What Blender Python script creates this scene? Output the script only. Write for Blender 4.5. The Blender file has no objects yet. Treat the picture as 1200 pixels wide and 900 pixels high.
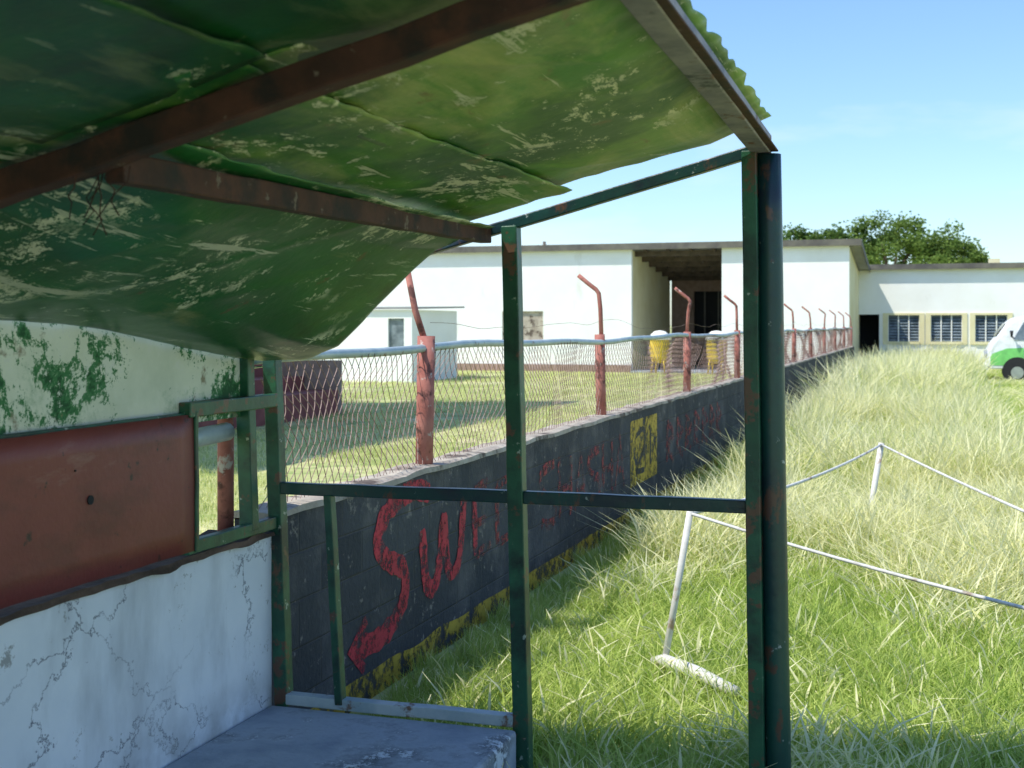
import bpy, math, random
from mathutils import Vector, noise
random.seed(7)
R=random.random
U=random.uniform
scene=bpy.context.scene
scene.view_settings.view_transform='Standard'
scene.view_settings.look='None'
scene.view_settings.exposure=0

# ---------------------------------------------------------------- materials
def newmat(name):
    m=bpy.data.materials.new(name); m.use_nodes=True
    nt=m.node_tree; b=nt.nodes['Principled BSDF']
    return m,nt,b
def N(nt,t,**k):
    n=nt.nodes.new(t)
    for a,v in k.items(): setattr(n,a,v)
    return n
def coords(nt,stretch=(1,1,1),rot=(0,0,0)):
    tc=N(nt,'ShaderNodeTexCoord'); mp=N(nt,'ShaderNodeMapping')
    mp.inputs['Scale'].default_value=stretch; mp.inputs['Rotation'].default_value=rot
    nt.links.new(tc.outputs['Object'],mp.inputs['Vector'])
    return mp.outputs['Vector']
def noisetex(nt,scale,detail=6,stretch=(1,1,1),rough=.6,dist=0,rot=(0,0,0)):
    n=N(nt,'ShaderNodeTexNoise'); n.inputs['Scale'].default_value=scale
    n.inputs['Detail'].default_value=detail; n.inputs['Roughness'].default_value=rough
    n.inputs['Distortion'].default_value=dist
    nt.links.new(coords(nt,stretch,rot),n.inputs['Vector'])
    return n.outputs['Fac']
def ramp(nt,src,lo,hi,c0=(0,0,0,1),c1=(1,1,1,1)):
    r=N(nt,'ShaderNodeValToRGB'); e=r.color_ramp.elements
    e[0].position=lo; e[1].position=hi; e[0].color=c0; e[1].color=c1
    nt.links.new(src,r.inputs['Fac']); return r.outputs['Color']
def mul(nt,a,b):
    m=N(nt,'ShaderNodeMath',operation='MULTIPLY'); nt.links.new(a,m.inputs[0]); nt.links.new(b,m.inputs[1]); return m.outputs[0]
def mix(nt,fac,a,b):
    m=N(nt,'ShaderNodeMix',data_type='RGBA')
    if isinstance(fac,float): m.inputs[0].default_value=fac
    else: nt.links.new(fac,m.inputs[0])
    for i,s in ((6,a),(7,b)):
        if isinstance(s,tuple): m.inputs[i].default_value=s if len(s)==4 else (*s,1)
        else: nt.links.new(s,m.inputs[i])
    return m.outputs[2]
def c4(c): return (*c,1)
def mk(name,c1,c2,scale=4,rough=.8,lo=.35,hi=.65,stretch=(1,1,1),bump=.15,bscale=40,metal=0,patches=(),bdist=.01):
    """patches: (colour, scale, lo, hi, stretch, distortion, roughness, zrot, regionmask(scale,lo,hi))"""
    m,nt,b=newmat(name)
    col=ramp(nt,noisetex(nt,scale,6,stretch),lo,hi,c4(c1),c4(c2))
    for p in patches:
        p=list(p)+[None]*8
        (pc,ps,pl,ph)=p[:4]; st=p[4] or (1,1,1)
        fac=ramp(nt,noisetex(nt,ps,8,st,p[6] or .65,p[5] or 0,(0,0,p[7] or 0)),pl,ph)
        if p[8]: fac=mul(nt,fac,ramp(nt,noisetex(nt,p[8][0],3),p[8][1],p[8][2]))
        col=mix(nt,fac,col,pc)
    nt.links.new(col,b.inputs['Base Color'])
    b.inputs['Roughness'].default_value=rough; b.inputs['Metallic'].default_value=metal
    if bump:
        bp=N(nt,'ShaderNodeBump'); bp.inputs['Strength'].default_value=bump; bp.inputs['Distance'].default_value=bdist
        nt.links.new(noisetex(nt,bscale,4),bp.inputs['Height']); nt.links.new(bp.outputs['Normal'],b.inputs['Normal'])
    return m
def plain(name,c,rough=.6,metal=0):
    return mk(name,tuple(x*.85 for x in c),tuple(min(1,x*1.1) for x in c),6,rough,bump=0,metal=metal)

M={}
M['roof_shaded']=mk('roof_shaded_green_paint',(.006,.055,.018),(.014,.11,.03),2.2,.36,bump=.35,bscale=6,bdist=.012,stretch=(1,.6,1),  # same green paint, base darkened to put the near bay's shade into colour
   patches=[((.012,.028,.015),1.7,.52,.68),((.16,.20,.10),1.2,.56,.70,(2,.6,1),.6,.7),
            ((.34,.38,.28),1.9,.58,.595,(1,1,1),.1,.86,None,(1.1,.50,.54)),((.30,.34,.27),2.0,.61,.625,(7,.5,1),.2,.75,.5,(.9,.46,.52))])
M['roof_green']=mk('roof_green_paint',(.008,.08,.026),(.022,.16,.045),2.2,.36,bump=.35,bscale=6,bdist=.012,stretch=(1,.6,1),
   patches=[((.012,.028,.015),1.7,.56,.70),((.26,.28,.12),1.2,.58,.72,(2,.6,1),.6,.7),
            ((.60,.62,.46),2.6,.54,.55,(1,1,1),.05,.88,None,(1.6,.48,.53)),((.55,.58,.44),8,.60,.615,(1,1,1),0,.8,None,(1.2,.46,.52)),
            ((.50,.54,.42),2.4,.60,.615,(7,.5,1),.2,.75,.5,(1.3,.42,.48)),((.46,.5,.38),2.0,.61,.625,(7,.5,1),.2,.75,-.8,(1.1,.42,.48)),
            ((.13,.06,.03),5,.64,.70)])
M['roof_olive_lit']=mk('roof_olive_lit_worn',(.04,.21,.025),(.17,.31,.05),1.6,.42,bump=.35,bscale=6,bdist=.012,stretch=(1.4,.5,1),  # worn sheet; brighter olive base paints in light bounced up under the roof
   patches=[((.46,.44,.18),1.5,.48,.70,(2,.5,1),.5,.7),((.012,.10,.025),1.0,.50,.62,(1,1,1)),((.17,.08,.04),4,.62,.72,(2,1,1)),
            ((.66,.64,.46),2.4,.57,.58,(2,.9,1),.1,.86,None,(1.0,.50,.55)),((.6,.6,.44),8,.61,.625,(1,1,1),0,.8,None,(1.1,.48,.54)),((.58,.58,.42),2.2,.61,.625,(6,.6,1),.4,.7,.6)])
M['rust_beam']=mk('rust_red_beam',(.035,.012,.009),(.085,.028,.018),9,.75,patches=[((.015,.010,.01),6,.5,.62),((.16,.12,.10),14,.62,.66)])
M['green_steel']=mk('green_steel_paint',(.010,.065,.035),(.02,.12,.06),6,.42,patches=[((.006,.02,.016),5,.50,.66),((.12,.06,.035),11,.57,.62),((.35,.4,.33),17,.64,.67)])
M['green_pipe']=mk('dark_green_pipe',(.006,.035,.038),(.012,.07,.055),3,.33,stretch=(1,1,.5),patches=[((.012,.02,.035),4,.48,.66),((.10,.05,.035),12,.58,.63,(1,1,.5)),((.30,.34,.32),20,.66,.69)])
M['front_beam']=mk('front_beam_paint',(.14,.13,.17),(.32,.28,.30),7,.6,patches=[((.15,.05,.03),8,.56,.62),((.03,.04,.05),6,.58,.66)])
M['upper_wall']=mk('peeling_white_green',(.64,.67,.55),(.80,.81,.69),5,.8,
   patches=[((.34,.46,.31),2.0,.54,.64,(1,1,1),.2,.75),((.05,.20,.07),2.7,.52,.535,(1,1,1),.2,.82),((.015,.09,.03),2.7,.57,.585,(1,1,1),.2,.82),((.30,.26,.18),7,.62,.68),((.36,.28,.16),2.0,.62,.66,None,0,.8),((.74,.75,.66),10,.57,.59,None,0,.8)])
M['red_board']=mk('faded_red_board',(.19,.035,.028),(.27,.06,.045),1.6,.5,patches=[((.10,.025,.02),3,.50,.70,(1,.4,1)),((.34,.16,.13),5,.60,.72,(1,.3,1)),((.05,.02,.015),14,.64,.68)])
M['rot_wood']=mk('rotten_wood',(.05,.03,.02),(.16,.10,.07),14,.95,stretch=(1,.3,1),bump=.6)
M['galv']=mk('galvanised_pipe',(.33,.42,.44),(.5,.56,.56),8,.5,patches=[((.2,.12,.08),11,.60,.66)],metal=.2)
M['fence_post']=mk('rust_red_post',(.32,.10,.075),(.48,.19,.15),8,.85,patches=[((.13,.05,.04),10,.53,.62),((.55,.48,.42),12,.60,.66)])
M['fence_wire']=mk('rusty_wire',(.18,.11,.09),(.34,.24,.21),6,.8,bump=0)
M['slab']=mk('slab_concrete',(.26,.30,.36),(.48,.52,.57),3,.85,bump=.4,patches=[((.10,.115,.13),3,.50,.64),((.66,.70,.74),3,.57,.61,None,.1,.85)])
M['bldg_white']=mk('building_whitewash',(.87,.86,.80),(.93,.93,.89),.8,.9,bump=0,patches=[((.66,.63,.54),1.3,.62,.85,(1,1,.4))])
M['bldg_cream']=mk('cream_paint',(.72,.64,.36),(.80,.74,.48),1,.9,bump=0)
M['roof_metal']=mk('roof_sheet_metal',(.22,.22,.21),(.34,.33,.31),2,.6,stretch=(1,.2,1))
M['fascia']=mk('fascia_board',(.10,.09,.08),(.18,.165,.13),2,.8)
M['dark_timber']=mk('dark_timber',(.06,.045,.035),(.12,.09,.07),4,.9)
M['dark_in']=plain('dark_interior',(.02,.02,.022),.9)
M['glass']=mk('louvre_glass',(.10,.13,.15),(.26,.31,.34),3,.12,bump=0)
M['yellow']=mk('yellow_paint',(.70,.45,.02),(.82,.58,.05),5,.6,patches=[((.3,.2,.1),9,.64,.7)])
M['white_paint']=mk('white_paint_old',(.60,.58,.53),(.74,.72,.67),12,.7,patches=[((.42,.29,.20),9,.56,.66)])
M['rope']=mk('weathered_rope',(.55,.54,.50),(.72,.71,.67),20,.9,bump=.3,patches=[((.35,.28,.22),6,.56,.64)])
M['van_white']=plain('van_white',(.82,.83,.81),.3)
M['van_green']=plain('van_green',(.20,.60,.16),.3)
M['rubber']=plain('tyre_rubber',(.02,.02,.02),.9)
M['chrome']=plain('hub_metal',(.5,.5,.5),.3,.8)
M['red_steps']=mk('red_brown_steps',(.22,.06,.05),(.32,.10,.08),3,.85)
M['bark']=mk('bark',(.09,.065,.045),(.17,.13,.09),8,.95,bump=.6)
M['stone']=mk('coping_mortar',(.34,.28,.22),(.52,.46,.37),6,.95,bump=.5,patches=[((.12,.09,.07),4,.53,.62)])
M['brick_brown']=mk('brown_wall_paint',(.26,.17,.13),(.36,.25,.2),5,.9)

def cracked():
    m,nt,b=newmat('cracked_white_plaster')
    col=ramp(nt,noisetex(nt,1.8,6),.3,.7,c4((.64,.68,.73)),c4((.82,.84,.86)))
    col=mix(nt,ramp(nt,noisetex(nt,3,8,(1,1,.35)),.50,.72),col,(.46,.48,.50))
    col=mix(nt,ramp(nt,noisetex(nt,5,8,(1,1,1),.8),.61,.63),col,(.36,.36,.35))
    v=N(nt,'ShaderNodeTexVoronoi',feature='DISTANCE_TO_EDGE'); v.inputs['Scale'].default_value=2.3
    va=N(nt,'ShaderNodeVectorMath',operation='ADD')
    nz=N(nt,'ShaderNodeTexNoise'); nz.inputs['Scale'].default_value=5; nz.inputs['Detail'].default_value=8; nz.inputs['Roughness'].default_value=.65
    nt.links.new(coords(nt),nz.inputs['Vector'])
    sc=N(nt,'ShaderNodeVectorMath',operation='SCALE'); sc.inputs['Scale'].default_value=.35
    nt.links.new(nz.outputs['Color'],sc.inputs[0])
    nt.links.new(coords(nt,(1,.8,1.1)),va.inputs[0]); nt.links.new(sc.outputs[0],va.inputs[1])
    nt.links.new(va.outputs[0],v.inputs['Vector'])
    cr=ramp(nt,v.outputs['Distance'],.0,.010,c4((1,1,1)),c4((0,0,0)))
    mm=mul(nt,cr,ramp(nt,noisetex(nt,1.4,5),.44,.54))
    col=mix(nt,mm,col,(.07,.08,.11))
    tc=N(nt,'ShaderNodeTexCoord'); sx=N(nt,'ShaderNodeSeparateXYZ'); nt.links.new(tc.outputs['Object'],sx.inputs[0])
    g=ramp(nt,sx.outputs['Z'],.26,.42,c4((.7,.7,.7)),c4((0,0,0)))
    col=mix(nt,mul(nt,g,ramp(nt,noisetex(nt,6,6),.35,.6)),col,(.26,.27,.26))
    nt.links.new(col,b.inputs['Base Color']); b.inputs['Roughness'].default_value=.85
    bp=N(nt,'ShaderNodeBump'); bp.inputs['Strength'].default_value=.3; bp.inputs['Distance'].default_value=.01
    nt.links.new(noisetex(nt,12,6),bp.inputs['Height']); nt.links.new(bp.outputs['Normal'],b.inputs['Normal'])
    return m
M['cracked']=cracked()
def blocks():
    m,nt,b=newmat('dark_block_wall')
    tc=N(nt,'ShaderNodeTexCoord'); sx=N(nt,'ShaderNodeSeparateXYZ'); nt.links.new(tc.outputs['Object'],sx.inputs[0])
    cb=N(nt,'ShaderNodeCombineXYZ'); nt.links.new(sx.outputs['Y'],cb.inputs[0]); nt.links.new(sx.outputs['Z'],cb.inputs[1])
    br=N(nt,'ShaderNodeTexBrick'); br.inputs['Scale'].default_value=1
    br.inputs['Brick Width'].default_value=.4; br.inputs['Row Height'].default_value=.192
    br.inputs['Mortar Size'].default_value=.007; br.inputs['Mortar Smooth'].default_value=.6
    br.inputs['Color1'].default_value=(.032,.036,.044,1); br.inputs['Color2'].default_value=(.06,.064,.072,1); br.inputs['Mortar'].default_value=(.075,.073,.073,1)
    nt.links.new(cb.outputs[0],br.inputs['Vector'])
    col=mix(nt,ramp(nt,noisetex(nt,3,8),.50,.66),br.outputs['Color'],(.11,.105,.105))
    col=mix(nt,ramp(nt,noisetex(nt,1.1,6),.48,.66),col,(.026,.028,.034))
    col=mix(nt,ramp(nt,noisetex(nt,9,6,(1,1,1),.75),.60,.64),col,(.20,.18,.16))
    nt.links.new(col,b.inputs['Base Color']); b.inputs['Roughness'].default_value=.85
    ad=N(nt,'ShaderNodeMath',operation='MULTIPLY_ADD'); ad.inputs[1].default_value=-1.2
    nt.links.new(br.outputs['Fac'],ad.inputs[0]); nt.links.new(noisetex(nt,35,4),ad.inputs[2])
    bp=N(nt,'ShaderNodeBump'); bp.inputs['Strength'].default_value=.8; bp.inputs['Distance'].default_value=.01
    nt.links.new(ad.outputs[0],bp.inputs['Height']); nt.links.new(bp.outputs['Normal'],b.inputs['Normal'])
    return m
M['blocks']=blocks()
def drypaint(name,c,lo=.36,hi=.42,sc=16):
    m,nt,b=newmat(name)
    b.inputs['Roughness'].default_value=.7
    nt.links.new(ramp(nt,noisetex(nt,4),.3,.7,c4(tuple(x*.6 for x in c)),c4(c)),b.inputs['Base Color'])
    nt.links.new(ramp(nt,noisetex(nt,sc,8,(1,1,1),.75),lo,hi),b.inputs['Alpha'])
    return m
M['graf']=drypaint('red_graffiti_paint',(.58,.028,.055),.40,.54)
M['graf2']=drypaint('faded_red_graffiti',(.36,.04,.045),.46,.60)
M['wyel']=drypaint('yellow_wall_paint',(.62,.42,.04),.42,.54,9)
M['wblk']=drypaint('black_wall_lettering',(.03,.03,.03),.36,.46)
def leafmat(name,a,b2,trans=.35):
    m,nt,b=newmat(name); nt.nodes.remove(b)
    oi=N(nt,'ShaderNodeObjectInfo'); geo=N(nt,'ShaderNodeNewGeometry')
    ad=N(nt,'ShaderNodeMath',operation='MULTIPLY_ADD'); ad.inputs[1].default_value=.35; nt.links.new(oi.outputs['Random'],ad.inputs[0])
    m2=N(nt,'ShaderNodeMath',operation='MULTIPLY'); m2.inputs[1].default_value=.65; nt.links.new(geo.outputs['Random Per Island'],m2.inputs[0]); nt.links.new(m2.outputs[0],ad.inputs[2])
    col=ramp(nt,ad.outputs[0],.1,.9,c4(a),c4(b2))
    d=N(nt,'ShaderNodeBsdfDiffuse'); nt.links.new(col,d.inputs['Color'])
    tr=N(nt,'ShaderNodeBsdfTranslucent'); nt.links.new(col,tr.inputs['Color'])
    mx=N(nt,'ShaderNodeMixShader'); mx.inputs[0].default_value=trans
    out=nt.nodes['Material Output']
    nt.links.new(d.outputs[0],mx.inputs[1]); nt.links.new(tr.outputs[0],mx.inputs[2]); nt.links.new(mx.outputs[0],out.inputs['Surface'])
    return m
M['blade']=leafmat('grass_green',(.25,.39,.05),(.68,.76,.24),.42)
M['straw']=leafmat('grass_straw',(.76,.74,.34),(.95,.92,.62),.42)
M['lawn']=leafmat('lawn_grass',(.42,.50,.14),(.86,.82,.40),.35)
M['leaf']=leafmat('tree_leaves',(.06,.12,.03),(.24,.33,.08),.35)
M['ground']=mk('ground_soil_grass',(.28,.34,.09),(.56,.54,.24),1.2,.95,bump=.4,bscale=14,bdist=.03,
    patches=[((.72,.65,.37),.35,.5,.65),((.20,.29,.07),2.5,.52,.62)])

# ---------------------------------------------------------------- geometry helpers
def empty(name,loc=(0,0,0)):
    e=bpy.data.objects.new(name,None); e.location=loc; scene.collection.objects.link(e); return e
def mobj(name,v,f,mats,parent=None,smooth=False,link=True):
    me=bpy.data.meshes.new(name); me.from_pydata([tuple(p) for p in v],[],f); me.update()
    if not isinstance(mats,(list,tuple)): mats=[mats]
    for m in mats: me.materials.append(m)
    if smooth:
        for p in me.polygons: p.use_smooth=True
    o=bpy.data.objects.new(name,me)
    if link: scene.collection.objects.link(o)
    if parent: o.parent=parent
    return o
BF=[(0,3,2,1),(4,5,6,7),(0,1,5,4),(1,2,6,5),(2,3,7,6),(3,0,4,7)]
def boxvf(x0,x1,y0,y1,z0,z1):
    return [(x0,y0,z0),(x1,y0,z0),(x1,y1,z0),(x0,y1,z0),(x0,y0,z1),(x1,y0,z1),(x1,y1,z1),(x0,y1,z1)]
def box(name,x0,x1,y0,y1,z0,z1,mat,parent=None,bev=0):
    o=mobj(name,boxvf(x0,x1,y0,y1,z0,z1),BF,mat,parent)
    if bev:
        m=o.modifiers.new('b','BEVEL'); m.width=bev; m.segments=2
    return o
def tubevf(pts,r,sides=8,v=None,f=None,sq=None,cap=True):
    v=[] if v is None else v; f=[] if f is None else f
    P=[Vector(p) for p in pts]; n=len(P); base=len(v)
    for i,p in enumerate(P):
        t=(P[min(i+1,n-1)]-P[max(i-1,0)]).normalized()
        ref=Vector((1,0,0)) if abs(t.x)<.8 else Vector((0,0,1))
        a=t.cross(ref).normalized(); b=t.cross(a).normalized()
        rr=r[i] if isinstance(r,(list,tuple)) else r
        for k in range(sides):
            if sq:
                w,h=sq; s=[(-1,-1),(1,-1),(1,1),(-1,1)][k]
                v.append(p+a*(s[0]*w/2)+b*(s[1]*h/2))
            else:
                an=2*math.pi*k/sides; v.append(p+a*math.cos(an)*rr+b*math.sin(an)*rr)
    for i in range(n-1):
        for k in range(sides):
            k2=(k+1)%sides; q=base+i*sides
            f.append((q+k,q+k2,q+sides+k2,q+sides+k))
    if cap:
        f.append(tuple(base+k for k in range(sides))[::-1]); f.append(tuple(base+(n-1)*sides+k for k in range(sides)))
    return v,f
def tube(name,pts,r,mat,parent=None,sides=12):
    v,f=tubevf(pts,r,sides); return mobj(name,v,f,mat,parent,True)
def subd(p0,p1,n,j=0):
    p0=Vector(p0);p1=Vector(p1); out=[]
    for i in range(n+1):
        p=p0.lerp(p1,i/n)
        if j and 0<i<n: p=p+Vector((U(-j,j),U(-j,j),U(-j,j)))
        out.append(p)
    return out
def bar(name,p0,p1,w,h,mat,parent=None,j=.0015,n=6,bev=.004):
    v,f=tubevf(subd(p0,p1,n,j),0,4,sq=(w,h)); o=mobj(name,v,f,mat,parent)
    m=o.modifiers.new('b','BEVEL'); m.width=bev; m.segments=2; m.limit_method='ANGLE'
    return o
def interp(tab,x):
    if x<=tab[0][0]: return tab[0][1]
    for (a,b),(c,d) in zip(tab,tab[1:]):
        if x<=c:
            k=(x-a)/(c-a); return b+(d-b)*k
    return tab[-1][1]
def facade(name,y,x0,x1,z0,z1,th,ops,mat,parent):
    xs=sorted({x0,x1,*[o[0] for o in ops],*[o[1] for o in ops]}); zs=sorted({z0,z1,*[o[2] for o in ops],*[o[3] for o in ops]})
    v=[];f=[]
    def q(*p):
        b=len(v); v.extend(p); f.append((b,b+1,b+2,b+3))
    for xa,xb in zip(xs,xs[1:]):
        for za,zb in zip(zs,zs[1:]):
            cx,cz=(xa+xb)/2,(za+zb)/2
            if any(o[0]<cx<o[1] and o[2]<cz<o[3] for o in ops): continue
            q((xa,y,za),(xb,y,za),(xb,y,zb),(xa,y,zb)); q((xb,y+th,za),(xa,y+th,za),(xa,y+th,zb),(xb,y+th,zb))
    for a,b,c,d in ops:
        q((a,y,c),(a,y,d),(a,y+th,d),(a,y+th,c)); q((b,y,d),(b,y,c),(b,y+th,c),(b,y+th,d))
        q((a,y,d),(b,y,d),(b,y+th,d),(a,y+th,d)); q((b,y,c),(a,y,c),(a,y+th,c),(b,y+th,c))
    q((x0,y,z0),(x0,y,z1),(x0,y+th,z1),(x0,y+th,z0)); q((x1,y,z1),(x1,y,z0),(x1,y+th,z0),(x1,y+th,z1))
    q((x0,y,z1),(x1,y,z1),(x1,y+th,z1),(x0,y+th,z1))
    return mobj(name,v,f,mat,parent)

# ---------------------------------------------------------------- ground
v=[];f=[]
GX=[-1500,-400,-100,-40]+[-30+i*1.0 for i in range(61)]+[40,100,400,1500]
GY=[-1500,-300,-50]+[-10+i*1.0 for i in range(81)]+[90,150,400,1500]
for y in GY:
    for x in GX:
        z=.05*noise.noise(Vector((x*.3,y*.3,0))) if abs(x)<31 and -11<y<72 and x>-2 and y>8 else 0
        v.append((x,y,z-.01))
for j in range(len(GY)-1):
    for i in range(len(GX)-1):
        a=j*len(GX)+i; f.append((a,a+1,a+1+len(GX),a+len(GX)))
mobj('ground',v,f,M['ground'],None,True)

# ---------------------------------------------------------------- boundary wall
wall=empty('block_boundary_wall')
T=-2.4
v=[];f=[]
NY=120
ys=[4.36+i*(44-4.36)/NY for i in range(NY+1)]
for y in ys:
    zt=.935+.012*noise.noise(Vector((y*2.1,0,3)))
    for p in ((T,-.1),(T,zt),(T-.15,zt),(T-.15,-.1)): v.append((p[0],y,p[1]))
for i in range(NY):
    for k in range(3):
        a=i*4+k; f.append((a,a+4,a+5,a+1))
f.append((0,1,2,3)); f.append((NY*4+3,NY*4+2,NY*4+1,NY*4))
mobj('wall_body',v,f,M['blocks'],wall)
v=[];f=[]
for y in [4.36+i*(44-4.36)/300 for i in range(301)]:
    zb=.934+.012*noise.noise(Vector((y*2.1,0,3))); h=.026+.018*noise.noise(Vector((y*5,1,0))); o=.012+.014*noise.noise(Vector((y*4,7,0)))
    for p in ((T+o,zb-.004),(T+o-.004,zb+h*.8),(T-.04,zb+h),(T-.155,zb+h),(T-.165,zb-.004)): v.append((p[0],y,p[1]))
for i in range(300):
    for k in range(5):
        a=i*5; k2=(k+1)%5; f.append((a+k,a+5+k,a+5+k2,a+k2))
f.append((4,3,2,1,0))
mobj('wall_coping',v,f,M['stone'],wall)
def cat(pts,n=8):
    P=[pts[0]]+list(pts)+[pts[-1]]; out=[]
    for i in range(1,len(P)-2):
        p0,p1,p2,p3=[Vector(q) for q in P[i-1:i+3]]
        for k in range(n):
            t=k/n; out.append(.5*((2*p1)+(p2-p0)*t+(2*p0-5*p1+4*p2-p3)*t*t+(3*p1-p0-3*p2+p3)*t**3))
    out.append(Vector(P[-1])); return out
lay=[0]
def stroke(pts,w,mat='graf',smooth=True,name='graffiti_stroke'):
    c=cat(pts) if smooth else [Vector(p) for p in pts]
    v=[];f=[]; lay[0]+=1; x=T+.003+.0006*(lay[0]%9); n=len(c)
    for i,p in enumerate(c):
        t=(c[min(i+1,n-1)]-c[max(i-1,0)]); t=t.normalized() if t.length else Vector((1,0)); nn=Vector((-t.y,t.x))
        ww=w*.5*(1+.35*noise.noise(Vector((p.x*20,p.y*20,lay[0]))))
        if i in(0,n-1): ww*=.7
        for s in(-1,1):
            q=p+nn*ww*s; v.append((x,q.x,q.y))
    for i in range(n-1): f.append((2*i,2*i+1,2*i+3,2*i+2))
    mobj(name,v,f,M[mat],wall)
stroke([(6.0,.83),(5.78,.87),(5.50,.82),(5.36,.70),(5.46,.59),(5.66,.51),(5.68,.38),(5.55,.28),(5.35,.24),(5.12,.26)],.105)
stroke([(5.24,.36),(5.08,.25),(5.22,.14)],.07,smooth=False)
stroke([(5.90,.66),(5.96,.38),(6.10,.38),(6.2,.70)],.09)
stroke([(6.2,.70),(6.26,.40),(6.42,.42),(6.50,.78)],.085)
stroke([(6.66,.76),(6.68,.40)],.075); stroke([(6.66,.76),(6.92,.79)],.06,'graf2'); stroke([(6.66,.57),(6.86,.58)],.055,'graf2'); stroke([(6.68,.40),(6.94,.42)],.06,'graf2')
stroke([(7.05,.74),(7.07,.40)],.07,'graf2'); stroke([(7.05,.74),(7.32,.77)],.055,'graf2'); stroke([(7.07,.4),(7.32,.42)],.055,'graf2')
xx=7.95
for L in range(6):
    w=.30; k=L%3; d=U(-.03,.03)
    if k==0: stroke([(xx+w,.76+d),(xx,.72+d),(xx+.05,.57),(xx+w,.50),(xx+w-.03,.36),(xx,.38)],.07,'graf2')
    if k==1: stroke([(xx,.78),(xx+.02,.36)],.07,'graf2'); stroke([(xx+w,.78+d),(xx+w,.34)],.07,'graf2'); stroke([(xx,.55),(xx+w,.56)],.06,'graf2')
    if k==2: stroke([(xx,.36),(xx+w*.5,.78),(xx+w,.36+d)],.07,'graf2',False); stroke([(xx+.06,.5),(xx+w-.06,.5)],.05,'graf2')
    xx+=.41
xx=12.1
for L in range(7):
    w=.34
    stroke([(xx,.36+.05*R()),(xx+.05,.76)],.08,'graf2'); stroke([(xx+.05,.74),(xx+w,.6),(xx+.04,.52),(xx+w,.34)],.07,'graf2'); xx+=.5
mobj('yellow_painted_panel',[(T+.003,10.55,.30),(T+.003,11.65,.30),(T+.003,11.65,.86),(T+.003,10.55,.86)],[(0,1,2,3)],M['wyel'],wall)
stroke([(10.75,.72),(11.05,.76),(11.1,.6),(10.9,.5),(10.8,.42),(11.1,.4)],.05,'wblk',name='panel_lettering'); stroke([(11.35,.74),(11.35,.42)],.06,'wblk',name='panel_lettering')
v=[];f=[]
for i in range(161):
    y=4.4+i*.1; h=.115+.02*noise.noise(Vector((y*3,5,0))); v+= [(T+.003,y,-.01),(T+.003,y,h)]
for i in range(160): f.append((2*i,2*i+2,2*i+3,2*i+1))
mobj('yellow_plinth_stripe',v,f,M['wyel'],wall)

# ---------------------------------------------------------------- chain link fence
fence=empty('chain_link_fence')
FX=-2.48
py=[6.13+3.75*k for k in range(11)]
for k,y in enumerate(py):
    ln=U(-.02,.02)
    tube('fence_post',[(FX,y,.90),(FX+ln*.5,y,1.2),(FX+ln,y,1.60 if k else 1.62)],.046 if k==0 else .042,M['fence_post'],fence)
    if k==0: tube('barbed_wire_arm',[(FX+.01,y,1.58),(FX-.04,y-.02,1.75),(FX-.07,y-.05,1.95)],.018,M['fence_post'],fence,8)
    else:
        l=U(-.04,.04)
        tube('barbed_wire_arm',[(FX,y,1.56),(FX+l*.4,y,1.80),(FX+l,y,1.925),(FX-.02+l,y-.005,1.955),(FX-.09+l,y-.015,2.01),(FX-.16+l,y-.03,2.07)],.018,M['fence_post'],fence,8)
rp=[]
y=4.3
while y<44.2:
    rp.append((FX+.01,y,1.555+.012*math.sin(y*1.1)+.006*math.sin(y*3))); y+=.4
tube('top_rail',rp,.021,M['galv'],fence,8)
v=[];f=[]
pitch=.078
def wp(y,z):
    k=(z-.96)/.6
    bul=.06*math.sin(y*1.7+1)*math.sin(k*math.pi)+.04*noise.noise(Vector((y*1.5,z*3,0)))
    sag=.04*noise.noise(Vector((y*.8,z*2,4)))*math.sin(k*math.pi)
    return (FX+.02+bul,y+sag+.03*noise.noise(Vector((y*2,z*4,9))),z+sag)
y=3.9
while y<44:
    for d in(1,-1):
        if R()<.03: continue
        y0=y if d==1 else y+.6
        pts=[]
        for i in range(9):
            zz=.965+.585*i/8; yy=y0+d*.45*i/8+(.007 if i%2 else -.007)
            if 4.36<yy<44: pts.append(wp(yy,zz))
        if len(pts)>2: tubevf(pts,.0022 if y<12 else .0027,3,v,f,cap=False)
    y+=pitch*.9
mobj('wire_mesh',v,f,M['fence_wire'],fence)
v=[];f=[]
for h,dx,am in((1.70,0,.03),):
    pts=[]
    y=6.2
    while y<43:
        ph=(y-6.13)/3.75*math.pi
        pts.append((FX+dx+.02*math.sin(y*3.1),y,h-am*abs(math.sin(ph))*1.6-.05*noise.noise(Vector((y*1.3,h,0))))); y+=.15
    tubevf(pts,.0016,3,v,f)
mobj('barbed_wire',v,f,M['fence_wire'],fence)

# ---------------------------------------------------------------- dugout shelter
sh=empty('dugout_shelter')
SB=-1.2
box('concrete_platform',-2.36,-1.385,SB,4.30,-.05,.25,M['slab'],sh,.015)
box('rear_wall',-2.56,-2.362,SB,4.315,-.05,.885,M['cracked'],sh,.006)
v=[];f=[]
n=130
for i in range(n+1):
    y=SB+(4.30-SB)*i/n
    o1=.016*noise.noise(Vector((y*6,0,0))); h=.018+.016*noise.noise(Vector((y*9,3,0)))
    for p in((-2.34+o1,.8865-max(0,o1)),( -2.345+o1,.888+h),(-2.55,.888+h),(-2.55,.8865)): v.append((p[0],y,p[1]))
for i in range(n):
    for k in range(4):
        a=i*4;k2=(k+1)%4; f.append((a+k,a+k2,a+4+k2,a+4+k))
f.append((n*4+3,n*4+2,n*4+1,n*4)); f.append((0,1,2,3))
mobj('rotten_wood_ledge',v,f,M['rot_wood'],sh)
v=[];f=[]; n=60
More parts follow.
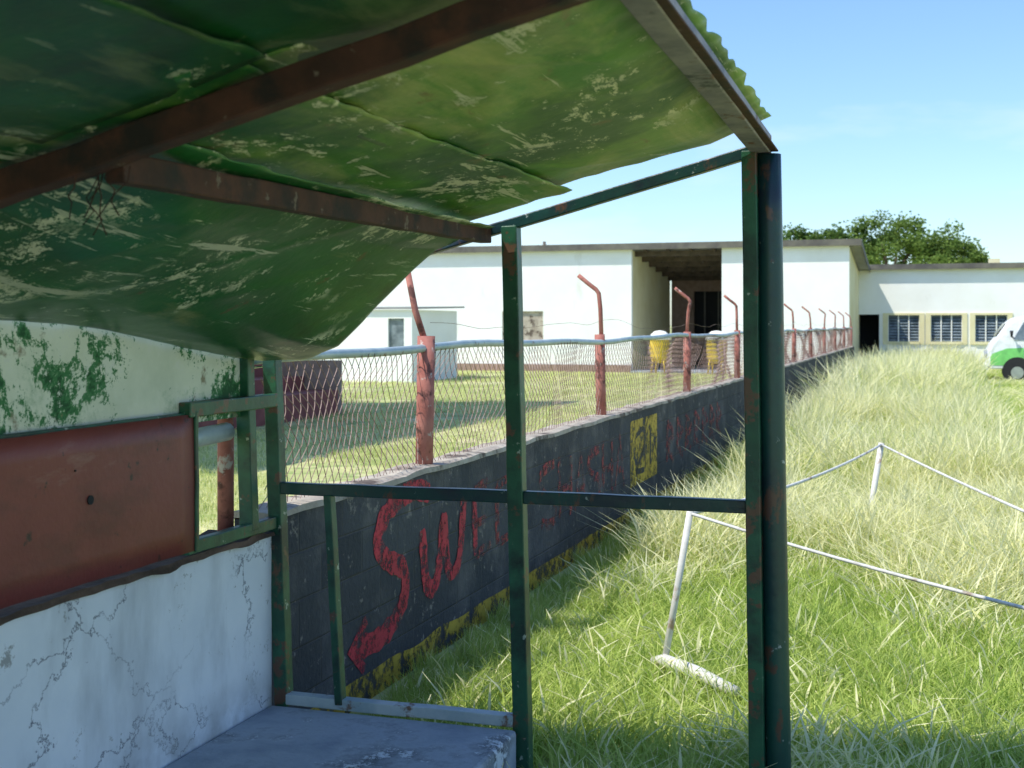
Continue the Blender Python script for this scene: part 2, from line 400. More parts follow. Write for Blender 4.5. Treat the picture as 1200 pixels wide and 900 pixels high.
for i in range(n+1):
    y=SB+(3.73-SB)*i/n
    for j in range(7):
        z=.925+(1.378-.925)*j/6 + (.006*noise.noise(Vector((y*4,j,1))) if j in(0,6) else 0)
        v.append((-2.335+.008*noise.noise(Vector((y*1.5,z*3,2))),y,z))
for i in range(n):
    for j in range(6):
        a=i*7+j; f.append((a,a+7,a+8,a+1))
o=mobj('red_board',v,f,M['red_board'],sh,True); m=o.modifiers.new('s','SOLIDIFY'); m.thickness=.008
def disc(name,x,y,z,r,th,mat,par,seg=16):
    v,f=tubevf([(x,y,z),(x+th,y,z)],r,seg); return mobj(name,v,f,mat,par)
disc('board_hole',-2.334,3.17,1.167,.014,.006,M['dark_in'],sh)
disc('board_rust_spot',-2.334,3.10,1.26,.003,.006,M['dark_in'],sh)
box('upper_board',-2.40,-2.375,SB,4.15,1.345,1.84,M['upper_wall'],sh,.004)
bar('upper_board_trim',(-2.355,SB,1.376),(-2.355,3.72,1.376),.02,.014,M['green_steel'],sh,n=30)
bar('frame_rail_top',(-2.352,3.70,1.395),(-2.352,4.30,1.395),.05,.045,M['green_steel'],sh)
bar('frame_rail_low',(-2.352,3.70,.935),(-2.352,4.30,.935),.045,.035,M['green_steel'],sh)
bar('frame_upright',(-2.36,4.14,.93),(-2.37,4.12,1.62),.05,.055,M['green_steel'],sh)
bar('frame_upright',(-2.338,3.742,.92),(-2.338,3.742,1.39),.02,.02,M['green_steel'],sh)
tube('grey_pipe',[(-2.43,3.55,1.275),(-2.43,4.1,1.29)],.034,M['galv'],sh)
tube('rear_post',[(-2.47,4.16,.90),(-2.47,4.16,1.5)],.03,M['fence_post'],sh)
bar('corner_post',(-2.322,4.335,.24),(-2.378,4.335,1.66),.055,.055,M['green_steel'],sh,n=10)
bar('middle_post',(-1.372,4.345,-.05),(-1.42,4.335,2.03),.058,.058,M['green_steel'],sh,n=12)
bar('front_post_angle',(-.545,4.32,-.1),(-.575,4.33,2.26),.06,.05,M['green_steel'],sh,n=12)
tube('front_post_pipe',subd((-.480,4.36,-.1),(-.518,4.36,2.25),12,.001),.043,M['green_pipe'],sh,20)
bar('cross_rail',(-2.33,4.33,1.062),(-1.40,4.335,1.066),.035,.045,M['green_pipe'],sh)
bar('cross_rail',(-1.37,4.335,1.066),(-.585,4.33,1.068),.035,.045,M['green_pipe'],sh)
bar('short_upright',(-2.08,4.32,.27),(-2.13,4.325,1.045),.045,.03,M['green_steel'],sh)
bar('bottom_rail',(-2.30,4.325,.272),(-1.405,4.33,.272),.05,.04,M['galv'],sh)
bz=lambda t:2.409+.263*t
bar('side_rafter',(-.56,4.335,bz(-.56)-.0),(-2.37,4.335,bz(-2.37)),.04,.04,M['green_pipe'],sh,n=10)
bar('rafter',(-.50,2.10,bz(-.50)),(-2.37,2.10,bz(-2.37)),.055,.06,M['rust_beam'],sh,n=14,j=.003)
bar('rafter',(-.50,-.6,bz(-.50)),(-2.37,-.6,bz(-2.37)),.055,.06,M['rust_beam'],sh,n=14,j=.003)
bar('purlin',(-1.51,2.13,1.985),(-1.51,4.32,2.0),.06,.045,M['rust_beam'],sh,n=20,j=.002)
bar('front_beam',(-.54,4.37,2.285),(-.54,SB+.2,2.43),.065,.065,M['front_beam'],sh,n=20,j=.0015)
bar('front_beam_lip',(-.508,4.36,2.262),(-.508,SB+.2,2.405),.006,.05,M['rust_beam'],sh,n=20,j=.001)
for k in range(7):
    x=-1.5+U(-.06,.04); y=2.1+U(-.05,.05); pts=[(x,y,1.985)]
    for i in range(5): pts.append((pts[-1][0]+U(-.02,.02),pts[-1][1]+U(-.02,.02),pts[-1][2]-U(.01,.035)))
    tube('tie_wire',pts,.0016,M['rust_beam'],sh,4)
def sheet(name,x0,x1,y0,y1,nx,ny,zf,mat,edge=0,seed=0):
    v=[];f=[]
    for j in range(ny+1):
        for i in range(nx+1):
            x=x0+(x1-x0)*i/nx; y=y0+(y1-y0)*j/ny
            if edge and (j in(0,ny)): y+=edge*noise.noise(Vector((x*9,seed,0)))
            if edge and (i in(0,nx)): x+=edge*noise.noise(Vector((y*9,seed,5)))
            v.append((x,y,zf(x,y)))
    for j in range(ny):
        for i in range(nx):
            a=j*(nx+1)+i; f.append((a,a+nx+1,a+nx+2,a+1))
    o=mobj(name,v,f,mat,sh,True); m=o.modifiers.new('s','SOLIDIFY'); m.thickness=.003; m.offset=1
    return o
def crease(x,y,seed):
    a=noise.noise(Vector((x*2.2+y*.9,y*.5,seed))); b=noise.noise(Vector((x*3.5-y*1.5,y*1.2,seed+7)))
    return -.014*(1-min(1,abs(a)*5))-.006*(1-min(1,abs(b)*6))
def zmain(off,seed):
    def z(x,y):
        b=bz(x)+.056+off
        lift=max(0,(x+.70)/.2); b+=lift*(.040+.012*(4.3-y))
        b+=.018*noise.noise(Vector((x*1.8,y*1.1,seed)))+crease(x,y,seed)*.55
        b+=lift*(.002+.006*max(0,noise.noise(Vector((y*1.2,0,seed)))))*math.sin(y*2*math.pi/.11)
        if y>3.9: b+=.02*(y-3.9)/.4*math.sin((x+1.5)*3)
        return b
    return z
sheet('roof_sheet_front',-1.27,-.50,2.05,4.27,50,150,zmain(0,1),M['roof_olive_lit'],.014,1)
sheet('roof_sheet_front_near',-1.22,-.50,SB,2.20,50,180,zmain(.010,5),M['roof_shaded'],.014,2)
sheet('roof_sheet_mid',-1.56,-1.17,1.95,4.25,26,100,lambda x,y:bz(x)+.046+.010*noise.noise(Vector((x*2,y*1.5,8)))+crease(x,y,3)*.5,M['roof_olive_lit'],.012,3)
sheet('roof_sheet_mid_near',-1.60,-1.12,SB,2.03,26,100,lambda x,y:bz(x)+.042+.010*noise.noise(Vector((x*2,y*1.5,12)))+crease(x,y,4)*.5,M['roof_shaded'],.012,4)
far=[(-2.36,1.555),(-2.20,1.565),(-2.08,1.61),(-1.98,1.70),(-1.85,1.82),(-1.69,1.955),(-1.55,2.02),(-1.40,2.05)]
near=[(-2.36,1.705),(-2.15,1.75),(-1.95,1.82),(-1.7,1.93),(-1.55,2.01),(-1.40,2.05)]
near0=[(-2.36,1.83),(-1.4,2.09)]
def zlow(x,y):
    w=max(0,min(1,(y-2.9)/1.35)); w=w*w*(3-2*w)*.5+w*.5
    u=max(0,min(1,(y-2.12)/.75)); u=math.sin(u*math.pi/2)
    nz=interp(near,x)*u+interp(near0,x)*(1-u)
    return nz*(1-w)+interp(far,x)*w+.012*noise.noise(Vector((x*3,y*1.6,20)))+crease(x,y,22)*(.2+.45*u)
sheet('roof_sheet_rear',-2.36,-1.46,SB,4.29,70,230,zlow,M['roof_green'],.016,6)
sheet('roof_rear_sun_blocker',-2.86,-2.405,SB,4.38,12,80,lambda x,y:zlow(-2.36,y)-.03+.12*(x+2.405)+.01*noise.noise(Vector((x*3,y*2,2))),M['roof_green'],.012,9)  # unseen overhang, added to block sun coming through the rear window opening

# ---------------------------------------------------------------- rope barrier
rb=empty('rope_barrier')
tube('leaning_post',[(-1.20,5.92,0),(-1.13,5.92,.4),(-1.06,5.92,.82)],.016,M['white_paint'],rb)
tube('post',[(-.46,9.85,-.02),(-.40,9.97,.45),(-.35,10.07,.78)],.022,M['white_paint'],rb)
tube('post',[(1.42,4.2,0),(1.39,4.2,.66)],.025,M['white_paint'],rb)
tube('fallen_post_foot',[(-1.24,5.95,.09),(-1.18,5.9,.11),(-1.0,5.74,.11),(-.80,5.56,.09)],[.022,.032,.032,.026],M['white_paint'],rb)
def rope(a,b,sag,n=14,r=.008):
    a=Vector(a);b=Vector(b); pts=[]
    for i in range(n+1):
        k=i/n; p=a.lerp(b,k); p.z-=sag*4*k*(1-k); pts.append(p)
    tube('rope',pts,r,M['rope'],rb,6)
rope((-1.06,5.92,.80),(-.35,10.07,.77),.05,r=.010)
rope((-.35,10.07,.77),(1.39,4.2,.66),.03,r=.009)
rope((-1.06,5.92,.80),(1.39,4.2,.62),.04,r=.0075)

# ---------------------------------------------------------------- buildings
b1=empty('office_building')
ops=[(-2.67,-1.82,0,2.05),(-1.50,-.38,1.04,2.02),(0.02,1.12,1.04,2.02),(1.57,2.68,1.04,2.02),(4.6,5.7,1.04,2.02),(7.2,8.3,1.04,2.02),(10,11.1,1.04,2.02),(12.6,13.6,0,2.05)]
facade('front_wall',50,-3.2,22,-.05,3.75,.2,ops,M['bldg_white'],b1)
box('side_wall_right',21.8,22,50.2,58,-.05,3.7,M['bldg_white'],b1); box('side_wall_left',-3.2,-3.0,50.2,58,-.05,3.7,M['bldg_white'],b1)
box('rear_wall',-3.0,21.8,57.8,58,-.05,3.7,M['bldg_white'],b1)
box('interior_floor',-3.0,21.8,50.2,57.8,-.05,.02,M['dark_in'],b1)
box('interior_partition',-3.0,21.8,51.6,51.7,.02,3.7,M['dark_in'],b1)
v=[(-3.6,49.85,3.77),(22.4,49.85,3.77),(22.4,58.6,4.25),(-3.6,58.6,4.25)]
o=mobj('roof',v,[(0,1,2,3)],M['roof_metal'],b1); m=o.modifiers.new('s','SOLIDIFY'); m.thickness=.06;m.offset=1
box('fascia',-3.6,22.4,49.78,49.84,3.72,3.92,M['fascia'],b1)
box('roof_vent',2.1,2.5,51.4,51.8,3.85,4.15,M['bldg_cream'],b1)
for a,b,c,d in ops[1:7]:
    box('window_surround',a-.18,a,49.96,50.03,c-.10,d+.08,M['bldg_cream'],b1); box('window_surround',b,b+.18,49.96,50.03,c-.10,d+.08,M['bldg_cream'],b1)
    box('window_surround',a,b,49.96,50.03,d,d+.08,M['bldg_cream'],b1); box('window_sill',a,b,49.93,50.03,c-.10,c,M['bldg_cream'],b1)
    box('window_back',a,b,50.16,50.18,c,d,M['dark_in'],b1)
    for k in range(4):
        xm=a+(b-a)*k/3; box('mullion',max(a,xm-.02),min(b,xm+.02),50.04,50.055,c,d,M['bldg_white'],b1)
    v=[];f=[]
    for k in range(9):
        z=c+(d-c)*(k+.15)/9; q=len(v)
        v+=[(a,50.06,z),(b,50.06,z),(b,50.12,z+.085),(a,50.12,z+.085)]; f.append((q,q+1,q+2,q+3))
    mobj('glass_louvres',v,f,M['glass'],b1)
box('door_leaf_open',-2.66,-2.62,50.2,50.95,.03,2.0,M['dark_timber'],b1)

ac=empty('crate_stack')
for i,(x0,x1,z1) in enumerate(((-.5,-.05,.58),(0,.5,.66),(.55,.85,.45))):
    box('crate',x0,x1,48.9,49.4,0,z1,M['brick_brown'],ac,.02)

b2=empty('clubhouse_building')
def roofz(y): return 4.42-.11*(y-43.4)
facade('right_block_front',44,-6.8,-2.56,-.05,roofz(44)-.05,.2,[],M['bldg_white'],b2)
v=[(-2.56,44.2,-.05),(-2.56,50.8,-.05),(-2.56,50.8,roofz(50.8)-.05),(-2.56,44.2,roofz(44.2)-.05)]
mobj('right_block_side',v,[(0,1,2,3)],M['bldg_cream'],b2)
v=[(-6.8,44.2,-.05),(-6.8,50.8,-.05),(-6.8,50.8,roofz(50.8)-.05),(-6.8,44.2,roofz(44.2)-.05)]
mobj('porch_wall_right',v,[(3,2,1,0)],M['bldg_white'],b2)
facade('left_block_front',44,-34,-9.96,-.05,roofz(44)-.05,.2,[(-14.75,-13.2,1.1,2.15),(-25,-23.6,1.1,2.15)],M['bldg_white'],b2)
box('window_panel',-14.75,-13.2,44.08,44.12,1.1,2.15,M['stone'],b2); box('window_panel',-25,-23.6,44.08,44.12,1.1,2.15,M['stone'],b2)
v=[(-9.96,44.2,-.05),(-9.96,51,-.05),(-9.96,51,roofz(51)-.05),(-9.96,44.2,roofz(44.2)-.05)]
mobj('porch_wall_left',v,[(0,1,2,3)],M['bldg_cream'],b2)
facade('porch_back_wall',51,-9.9,-6.8,-.05,roofz(51)-.05,.2,[(-9.0,-7.0,1.3,3.0)],M['brick_brown'],b2)
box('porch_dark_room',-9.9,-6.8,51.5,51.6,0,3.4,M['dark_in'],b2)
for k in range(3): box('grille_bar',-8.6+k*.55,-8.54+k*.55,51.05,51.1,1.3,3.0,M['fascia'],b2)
box('porch_floor',-9.9,-6.85,43.6,50.98,-.05,.06,M['slab'],b2)
v=[(-34.6,43.85,roofz(43.85)+.01),(-2.15,43.85,roofz(43.85)+.01),(-2.15,52,roofz(52)+.01),(-34.6,52,roofz(52)+.01)]
o=mobj('roof',v,[(0,1,2,3)],M['roof_metal'],b2); m=o.modifiers.new('s','SOLIDIFY'); m.thickness=.05;m.offset=1
box('fascia',-34.6,-2.15,43.78,43.84,roofz(43.85)-.08,roofz(43.85)+.14,M['fascia'],b2)
v=[(-2.148,43.78,roofz(43.78)-.08),(-2.148,52,roofz(52)-.08),(-2.148,52,roofz(52)+.12),(-2.148,43.78,roofz(43.78)+.12)]
mobj('verge_board',v,[(0,1,2,3)],M['fascia'],b2)
for k in range(6):
    y=44.5+k*1.2; box('porch_rafter',-9.95,-6.82,y,y+.08,roofz(y)-.22,roofz(y)-.03,M['dark_timber'],b2)
for k in range(4):
    x=-9.5+k*.8; bar('porch_purlin',(x,43.9,roofz(43.9)-.06),(x,50.9,roofz(50.9)-.06),.06,.06,M['dark_timber'],b2)
tube('roof_vent_pipe',[(-13.6,45.5,4.1),(-13.6,45.5,4.75)],.06,M['fascia'],b2)
tube('roof_vent_pipe',[(-15.3,45.5,4.1),(-15.3,45.5,4.6)],.05,M['fascia'],b2)
box('plinth',-34,-9.98,43.96,43.995,-.05,.25,M['brick_brown'],b2)

b3=empty('storage_shed')
facade('front_wall',34.3,-21,-14.25,-.05,2.1,.15,[(-15.0,-14.5,.85,1.85),(-18.4,-17.2,.9,1.7)],M['bldg_white'],b3)
box('side_wall',-14.40,-14.25,34.45,38,-.05,2.1,M['bldg_white'],b3); box('back_wall',-21,-14.4,37.85,38,-.05,2.1,M['bldg_white'],b3); box('side_wall_left',-21,-20.85,34.45,37.85,-.05,2.1,M['bldg_white'],b3)
box('window_pane',-15.0,-14.5,34.38,34.42,.85,1.85,M['glass'],b3); box('window_pane',-18.4,-17.2,34.40,34.43,.9,1.7,M['glass'],b3)
v=[(-21.3,34.2,2.12),(-14.1,34.2,2.12),(-14.1,38.3,2.2),(-21.3,38.3,2.2)]
o=mobj('roof',v,[(0,1,2,3)],M['roof_metal'],b3); m=o.modifiers.new('s','SOLIDIFY'); m.thickness=.05;m.offset=1

gs=empty('bleachers_and_added_roof')
for k in range(3):
    box('seat_step',-10.55-.7*(k+1),-10.55-.7*k-.002*k,12,21.8,-.05,.45+.25*k,M['red_steps'],gs,.01)
box('end_wall',-12.7,-10.56,21.82,22.0,-.05,1.0,M['brick_brown'],gs,.01)
for y in(12.5,17,21.5):  # out-of-view supports, made up to carry the added roof
    tube('added_roof_post',[(-15,y,0),(-15,y,5.2)],.08,M['fence_post'],gs); bar('added_roof_truss',(-15.3,y,5.1),(-9.8,y,5.25),.08,.12,M['dark_timber'],gs)
v=[(-16,10.5,5.2),(-9.9,10.5,5.35),(-9.9,25,5.35),(-16,22,5.2)]  # invented roof out of view, added to cast the shadow on the lawn
o=mobj('roof',v,[(0,1,2,3)],M['roof_metal'],gs); m=o.modifiers.new('s','SOLIDIFY'); m.thickness=.05;m.offset=1

def drum(x,y):
    e=empty('yellow_litter_bin'); S=20
    def lathe(nm,prof,mat):
        v=[];f=[]
        for r,z in prof:
            for k in range(S): a=2*math.pi*k/S; v.append((x+r*math.cos(a),y+r*math.sin(a),z))
        for i in range(len(prof)-1):
            for k in range(S): q=i*S;k2=(k+1)%S; f.append((q+k,q+k2,q+S+k2,q+S+k))
        mobj(nm,v,f,mat,e,True)
    lathe('drum_body',[(.02,.36),(.20,.38),(.30,.50),(.33,.60),(.31,.66),(.34,.74),(.35,1.0),(.33,1.12),(.34,1.16)],M['yellow'])
    lathe('drum_lid',[(.36,1.16),(.37,1.2),(.30,1.34),(.18,1.44),(.02,1.47)],M['bldg_white'])
    for a in(.6,2.2,3.9,5.4):
        tube('leg',[(x+.34*math.cos(a),y+.34*math.sin(a),0),(x+.27*math.cos(a),y+.27*math.sin(a),.62)],.03,M['yellow'],e,8)
drum(-8.75,43.0); drum(-6.75,42.6)

# ---------------------------------------------------------------- van
van=empty('parked_van')
X0=1.55;Y0=38.6;W=1.75
prof=[(.02,.42),(-.02,.62),(.0,.95),(.08,1.12),(.22,1.30),(.52,1.74),(.70,1.86),(1.1,1.93),(3.9,1.95),(4.25,1.86),(4.38,1.55),(4.44,.9),(4.42,.42)]
def inset(z): return 0 if z<1.1 else (z-1.1)*.16
v=[];f=[];n=len(prof)
for y_s in (0,.10,.5,.9,1):
    for (l,z) in prof:
        k=0 if y_s in(0,1) else 1
        e=inset(z); yy=Y0+e+(W-2*e)*y_s
        ll=l+(0 if k else (.06 if l<1 else -.06)); zz=z-(.05 if (not k and z>1.7) else 0)
        v.append((X0+ll,yy,zz))
for j in range(4):
    for i in range(n):
        i2=(i+1)%n; f.append((j*n+i,j*n+i2,(j+1)*n+i2,(j+1)*n+i))
f.append(tuple(range(n))[::-1]); f.append(tuple(4*n+i for i in range(n)))
o=mobj('body',v,f,M['van_white'],van); m=o.modifiers.new('b','BEVEL'); m.width=.03; m.segments=2; m.limit_method='ANGLE'
def vq(name,pts,mat,off=.012):
    mobj(name,[(X0+l,Y0+inset(z)-off,z) for l,z in pts],[tuple(range(len(pts)))],mat,van)
for a,b in((.95,1.75),(1.85,2.95),(3.05,4.05)):
    vq('side_window',[(a if a>1 else a-.28,1.24),(b,1.24),(b,1.74),(a if a>1 else a+.0,1.74)],M['glass'],.016)
vq('green_livery',[(.07,.52),(.95,.52),(.95,1.02),(.5,1.0),(.12,.85),(.07,.75)],M['van_green']); vq('green_livery',[(.97,.52),(4.3,.52),(4.3,.98),(3.2,.80),(2.0,.92),(.97,1.02)],M['van_green'])
vv=[(X0+.225-.02,Y0+.22,1.36),(X0+.225-.02,Y0+W-.22,1.36),(X0+.50-.02,Y0+W-.28,1.72),(X0+.50-.02,Y0+.28,1.72)]
mobj('windscreen',vv,[(0,1,2,3)],M['glass'],van)
for yy in(Y0+.25,Y0+W-.25):
    v,f=tubevf([(X0-.04,yy,.82),(X0+.05,yy,.82)],.10,14); mobj('headlight',v,f,M['chrome'],van)
box('front_bumper',X0-.10,X0+.02,Y0+.05,Y0+W-.05,.38,.54,M['bldg_white'],van,.03)
for l in(.78,3.5):
    for yy,dy in((Y0-.01,.2),(Y0+W-.19,.2)):
        v,f=tubevf([(X0+l,yy,.32),(X0+l,yy+.02,.32),(X0+l,yy+dy,.32)],[.30,.33,.33],22); mobj('tyre',v,f,M['rubber'],van)
    v,f=tubevf([(X0+l,Y0-.03,.32),(X0+l,Y0+.03,.32)],.17,18); mobj('wheel_hub',v,f,M['chrome'],van)
    v,f=tubevf([(X0+l,Y0-.014,.36),(X0+l,Y0+.05,.36)],.40,22); mobj('wheel_arch',v,f,M['dark_in'],van)
tube('door_mirror',[(X0+.7,Y0-.02,1.28),(X0+.62,Y0-.18,1.34),(X0+.62,Y0-.19,1.5)],[.015,.03,.05],M['dark_in'],van,8)

# ---------------------------------------------------------------- trees
def tree(name,x,y,h,lobes,n,trunk=.3):
    e=empty(name)
    tube('trunk',[(x,y,-.1),(x+.1,y,h*.25),(x-.1,y+.1,h*.5)],[trunk,trunk*.75,trunk*.6],M['bark'],e,10)
    v=[];f=[]
    for (lx,ly,lz,rx,ry,rz) in lobes:
        tube('limb',[(x-.1,y+.1,h*.45),((x+lx)/2,(y+ly)/2,(h*.5+lz)/2),(lx,ly,lz)],[trunk*.5,trunk*.35,.05],M['bark'],e,7)
        for c in range(int(16+rx*6)):
            a=U(0,2*math.pi); zz=U(-.6,1); rr=math.sqrt(max(0,1-zz*zz))*U(.55,1.05)
            cx,cy,cz=lx+rx*rr*math.cos(a),ly+ry*rr*math.sin(a),lz+rz*zz*U(.75,1.05); cr=U(.4,.9)*min(1,rx*.4)
            for k in range(n):
                d=Vector((random.gauss(0,1),random.gauss(0,1),random.gauss(0,.7))); d=d.normalized()*cr*U(.4,1.1)
                p=Vector((cx,cy,cz))+d
                s=U(.07,.14); a1=Vector((random.gauss(0,1),random.gauss(0,1),random.gauss(0,.6))).normalized(); b1_=a1.cross(Vector((random.gauss(0,1),random.gauss(0,1),random.gauss(0,1)))).normalized()
                q=len(v); v+=[p-a1*s,p+b1_*s*.6,p+a1*s,p-b1_*s*.6]; f.append((q,q+1,q+2,q+3))
    mobj('crown',v,f,M['leaf'],e)
tree('shade_tree',-2.4,84,8.3,[(-2.9,84,6.9,2.9,2.4,1.5),(-.9,85,6.8,2.6,2,1.4),(-5.0,84.5,6.3,2.2,2,1.4),(-2.0,83,5.8,4.4,2.5,1.2),(1.0,84,5.7,2.2,1.6,1.1),(2.2,84,5.1,1.6,1.6,.9)],110,.35)
tree('shade_tree',-8.6,82,7.9,[(-8.0,82,6.3,2.0,1.8,1.4),(-6.0,82.5,6.2,2.0,1.6,1.3),(-10.0,82,5.8,1.8,1.6,1.2)],100,.28)

# ---------------------------------------------------------------- grass
def clump(name,nb,spread,h0,h1,wd,mats,strawp,heads,L=3):
    v=[];f=[];mi=[]
    for _ in range(nb):
        r=spread*math.sqrt(R()); a=U(0,2*math.pi); x,y=r*math.cos(a),r*math.sin(a)
        st=R()<strawp; h=U(h0,h1)*(1.15 if st else 1); da=U(0,2*math.pi); ln=h*U(.1,.8); w=wd*U(.6,1.3)*(.55 if st else 1)
        dx,dy=math.cos(da),math.sin(da); ta=U(0,math.pi); px,py_=math.cos(ta)*w/2,math.sin(ta)*w/2
        q=len(v)
        for i in range(L+1):
            k=i/L; cx=x+dx*ln*k*k; cy=y+dy*ln*k*k; cz=h*(k-.22*k*k*ln/h)
            ww=(1-k**1.6)+.06
            if st and heads and k>.6: ww=2.6 if k<.95 else .5
            v+=[(cx-px*ww,cy-py_*ww,cz),(cx+px*ww,cy+py_*ww,cz)]
        for i in range(L): f.append((q+2*i,q+2*i+1,q+2*i+3,q+2*i+2)); mi.append(1 if st else 0)
    o=mobj(name,v,f,mats,None,False,link=False)
    o.data.polygons.foreach_set('material_index',mi)
    return o
def scatter(name,pts,clumps):
    col=bpy.data.collections.new(name+'_clumps')
    for c in clumps: col.objects.link(c)
    me=bpy.data.meshes.new(name); me.from_pydata([p[0] for p in pts],[],[])
    a=me.attributes.new('rot','FLOAT_VECTOR','POINT'); a.data.foreach_set('vector',[c for p in pts for c in p[1]])
    a=me.attributes.new('scl','FLOAT_VECTOR','POINT'); a.data.foreach_set('vector',[c for p in pts for c in p[2]])
    a=me.attributes.new('idx','INT','POINT'); a.data.foreach_set('value',[p[3] for p in pts])
    o=bpy.data.objects.new(name,me); scene.collection.objects.link(o)
    ng=bpy.data.node_groups.new(name,'GeometryNodeTree')
    ng.interface.new_socket('Geometry',in_out='INPUT',socket_type='NodeSocketGeometry'); ng.interface.new_socket('Geometry',in_out='OUTPUT',socket_type='NodeSocketGeometry')
    gi=ng.nodes.new('NodeGroupInput'); go=ng.nodes.new('NodeGroupOutput')
    ci=ng.nodes.new('GeometryNodeCollectionInfo'); ci.inputs['Collection'].default_value=col
    ci.inputs['Separate Children'].default_value=True; ci.inputs['Reset Children'].default_value=True
    ip=ng.nodes.new('GeometryNodeInstanceOnPoints'); ip.inputs['Pick Instance'].default_value=True
    def na(t,n):
        x=ng.nodes.new('GeometryNodeInputNamedAttribute'); x.data_type=t; x.inputs['Name'].default_value=n
        return [s for s in x.outputs if s.enabled and s.name=='Attribute'][0]
    L=ng.links
    L.new(gi.outputs[0],ip.inputs['Points']); L.new(ci.outputs[0],ip.inputs['Instance'])
    L.new(na('FLOAT_VECTOR','rot'),ip.inputs['Rotation']); L.new(na('FLOAT_VECTOR','scl'),ip.inputs['Scale']); L.new(na('INT','idx'),ip.inputs['Instance Index'])
    L.new(ip.outputs[0],go.inputs[0])
    md=o.modifiers.new('scatter','NODES'); md.node_group=ng
    return o
G=[M['blade'],M['straw']]
cl=[]
for i in range(4): cl.append(clump('a_green%d'%i,270,.26,.10,.34,.0085,G,.05,True))
for i in range(4): cl.append(clump('b_mixed%d'%i,255,.26,.16,.44,.0075,G,.30,True))
for i in range(4): cl.append(clump('c_straw%d'%i,255,.28,.26,.62,.0065,G,.62,True))
pts=[]
def addg(x,y,sp):
    if x<-2.20: return
    if x<-1.12 and y<4.6: return
    nz=noise.noise(Vector((x*.55+3,y*.28,0)))+.5*noise.noise(Vector((x*1.6,y*1.1,5)))
    s=(.88+.35*noise.noise(Vector((x*.9,y*.7,9))))*sp
    if x>1.0+.3*noise.noise(Vector((y*.3,0,0))) and y>12: s*=.32; nz-=.45
    if x<-1.75: nz-=.5; s*=.55+.25*R()
    # green foreground grading into seed-headed grass
    g=max(0,min(1,(y-6.2)/3.0)); nz+=-.36+.42*g; s*=.62+.18*g if y<12 else 1
    if y>12: nz+=.04
    if nz<-.10: idx=random.randrange(0,4)
    elif nz<.12: idx=random.randrange(4,8)
    else: idx=random.randrange(8,12)
    k=U(.85,1.2)
    sx=max(sp*k,.8)
    if x<-1.95: sx*=.6
    pts.append(((x,y,0),(U(-.08,.08),U(-.08,.08),U(0,6.28)),(sx,sx,s*k),idx))
def fill(x0,x1,y0,y1,sp,sc):
    y=y0
    while y<y1:
        x=x0
        while x<x1:
            addg(x+U(-sp,sp)*.5,y+U(-sp,sp)*.5,sc); x+=sp
        y+=sp
fill(-2.2,2.4,3.6,12,.26,1.0)
for i in range(60): addg(U(-2.2,-1.9),U(4.8,12),.8)
for i in range(110):
    x=U(-2.29,-1.85); y=U(4.5,10)
    pts.append(((x,y,0),(0,0,U(0,6.28)),(.38,.38,U(.22,.5)),random.randrange(0,4)))
fill(-2.2,4,12,24,.40,1.2)
fill(-2.2,8,24,49,.68,1.7)
scatter('tall_grass',pts,cl)
cl=[clump('l%d'%i,200,.42,.03,.085,.010,[M['lawn'],M['straw']],.25,False,2) for i in range(3)]
pts=[]
y=4.8
while y<43:
    sp=.5 if y<16 else .8
    x=-3.0
    while x>-3-y*.62:
        if not(x<-10.4 and 12<y<22.2) and not (x<-14 and 34<y<38.2):
            s=U(.8,1.2)*(sp/.5)**.7
            if noise.noise(Vector((x*.4,y*.4,2)))<.28: pts.append(((x+U(-.1,.1),y+U(-.1,.1),0),(0,0,U(0,6.28)),(s,s,U(.6,1.3)),random.randrange(3)))
        x-=sp
    y+=sp
scatter('lawn_grass',pts,cl)

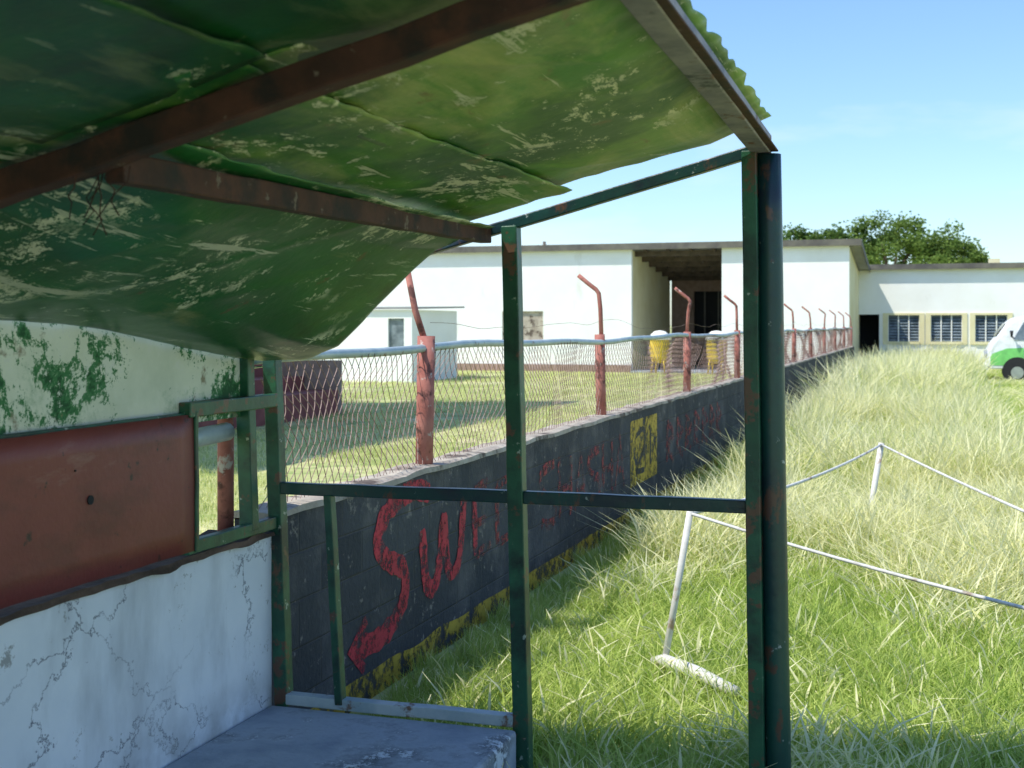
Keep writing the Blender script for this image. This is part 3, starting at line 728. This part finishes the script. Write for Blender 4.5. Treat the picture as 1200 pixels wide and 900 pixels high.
# ---------------------------------------------------------------- light
sd=Vector((.48,.42,-1)).normalized()
L=bpy.data.lights.new('sun','SUN'); L.energy=5; L.angle=math.radians(.5); L.color=(1,.96,.86)
so=bpy.data.objects.new('sun',L); so.rotation_euler=sd.to_track_quat('-Z','Y').to_euler(); so.location=(-20,-20,40); scene.collection.objects.link(so)
w=bpy.data.worlds.new('World'); scene.world=w; w.use_nodes=True; nt=w.node_tree
sky=nt.nodes.new('ShaderNodeTexSky'); sky.sky_type='NISHITA'; sky.sun_disc=False
sky.sun_elevation=math.asin(-sd.z); sky.sun_rotation=math.atan2(-sd.x,-sd.y)%(2*math.pi)
sky.air_density=1.2; sky.dust_density=.3; sky.ozone_density=1.6
tc=nt.nodes.new('ShaderNodeTexCoord'); mp=nt.nodes.new('ShaderNodeMapping'); mp.inputs['Scale'].default_value=(1.2,1.2,5)
nz=nt.nodes.new('ShaderNodeTexNoise'); nz.inputs['Scale'].default_value=2.2; nz.inputs['Detail'].default_value=6; nz.inputs['Roughness'].default_value=.55
nt.links.new(tc.outputs['Generated'],mp.inputs[0]); nt.links.new(mp.outputs[0],nz.inputs['Vector'])
cr=nt.nodes.new('ShaderNodeValToRGB'); cr.color_ramp.elements[0].position=.54; cr.color_ramp.elements[1].position=.85; cr.color_ramp.elements[1].color=(.6,.6,.6,1)
nt.links.new(nz.outputs['Fac'],cr.inputs[0])
mx=nt.nodes.new('ShaderNodeMix'); mx.data_type='RGBA'; mx.inputs[7].default_value=(8.5,8.7,9,1)
gain=nt.nodes.new('ShaderNodeMix'); gain.data_type='RGBA'; gain.blend_type='MULTIPLY'; gain.inputs[0].default_value=1; gain.inputs[7].default_value=(.96,1.18,1.5,1)
nt.links.new(sky.outputs[0],gain.inputs[6])
nt.links.new(cr.outputs[0],mx.inputs[0]); nt.links.new(gain.outputs[2],mx.inputs[6])
bg=nt.nodes['Background']; nt.links.new(mx.outputs[2],bg.inputs[0]); bg.inputs[1].default_value=.14

# ---------------------------------------------------------------- camera
cam=bpy.data.cameras.new('camera'); cam.lens=45; cam.sensor_width=36; cam.shift_y=-.0583; cam.clip_end=4000; cam.clip_start=.02
cam.dof.use_dof=True; cam.dof.focus_distance=5.6; cam.dof.aperture_fstop=5.6
co=bpy.data.objects.new('camera',cam); co.location=(0,0,1.68); co.rotation_euler=(math.radians(90),0,math.radians(18.09)); scene.collection.objects.link(co)
scene.camera=co
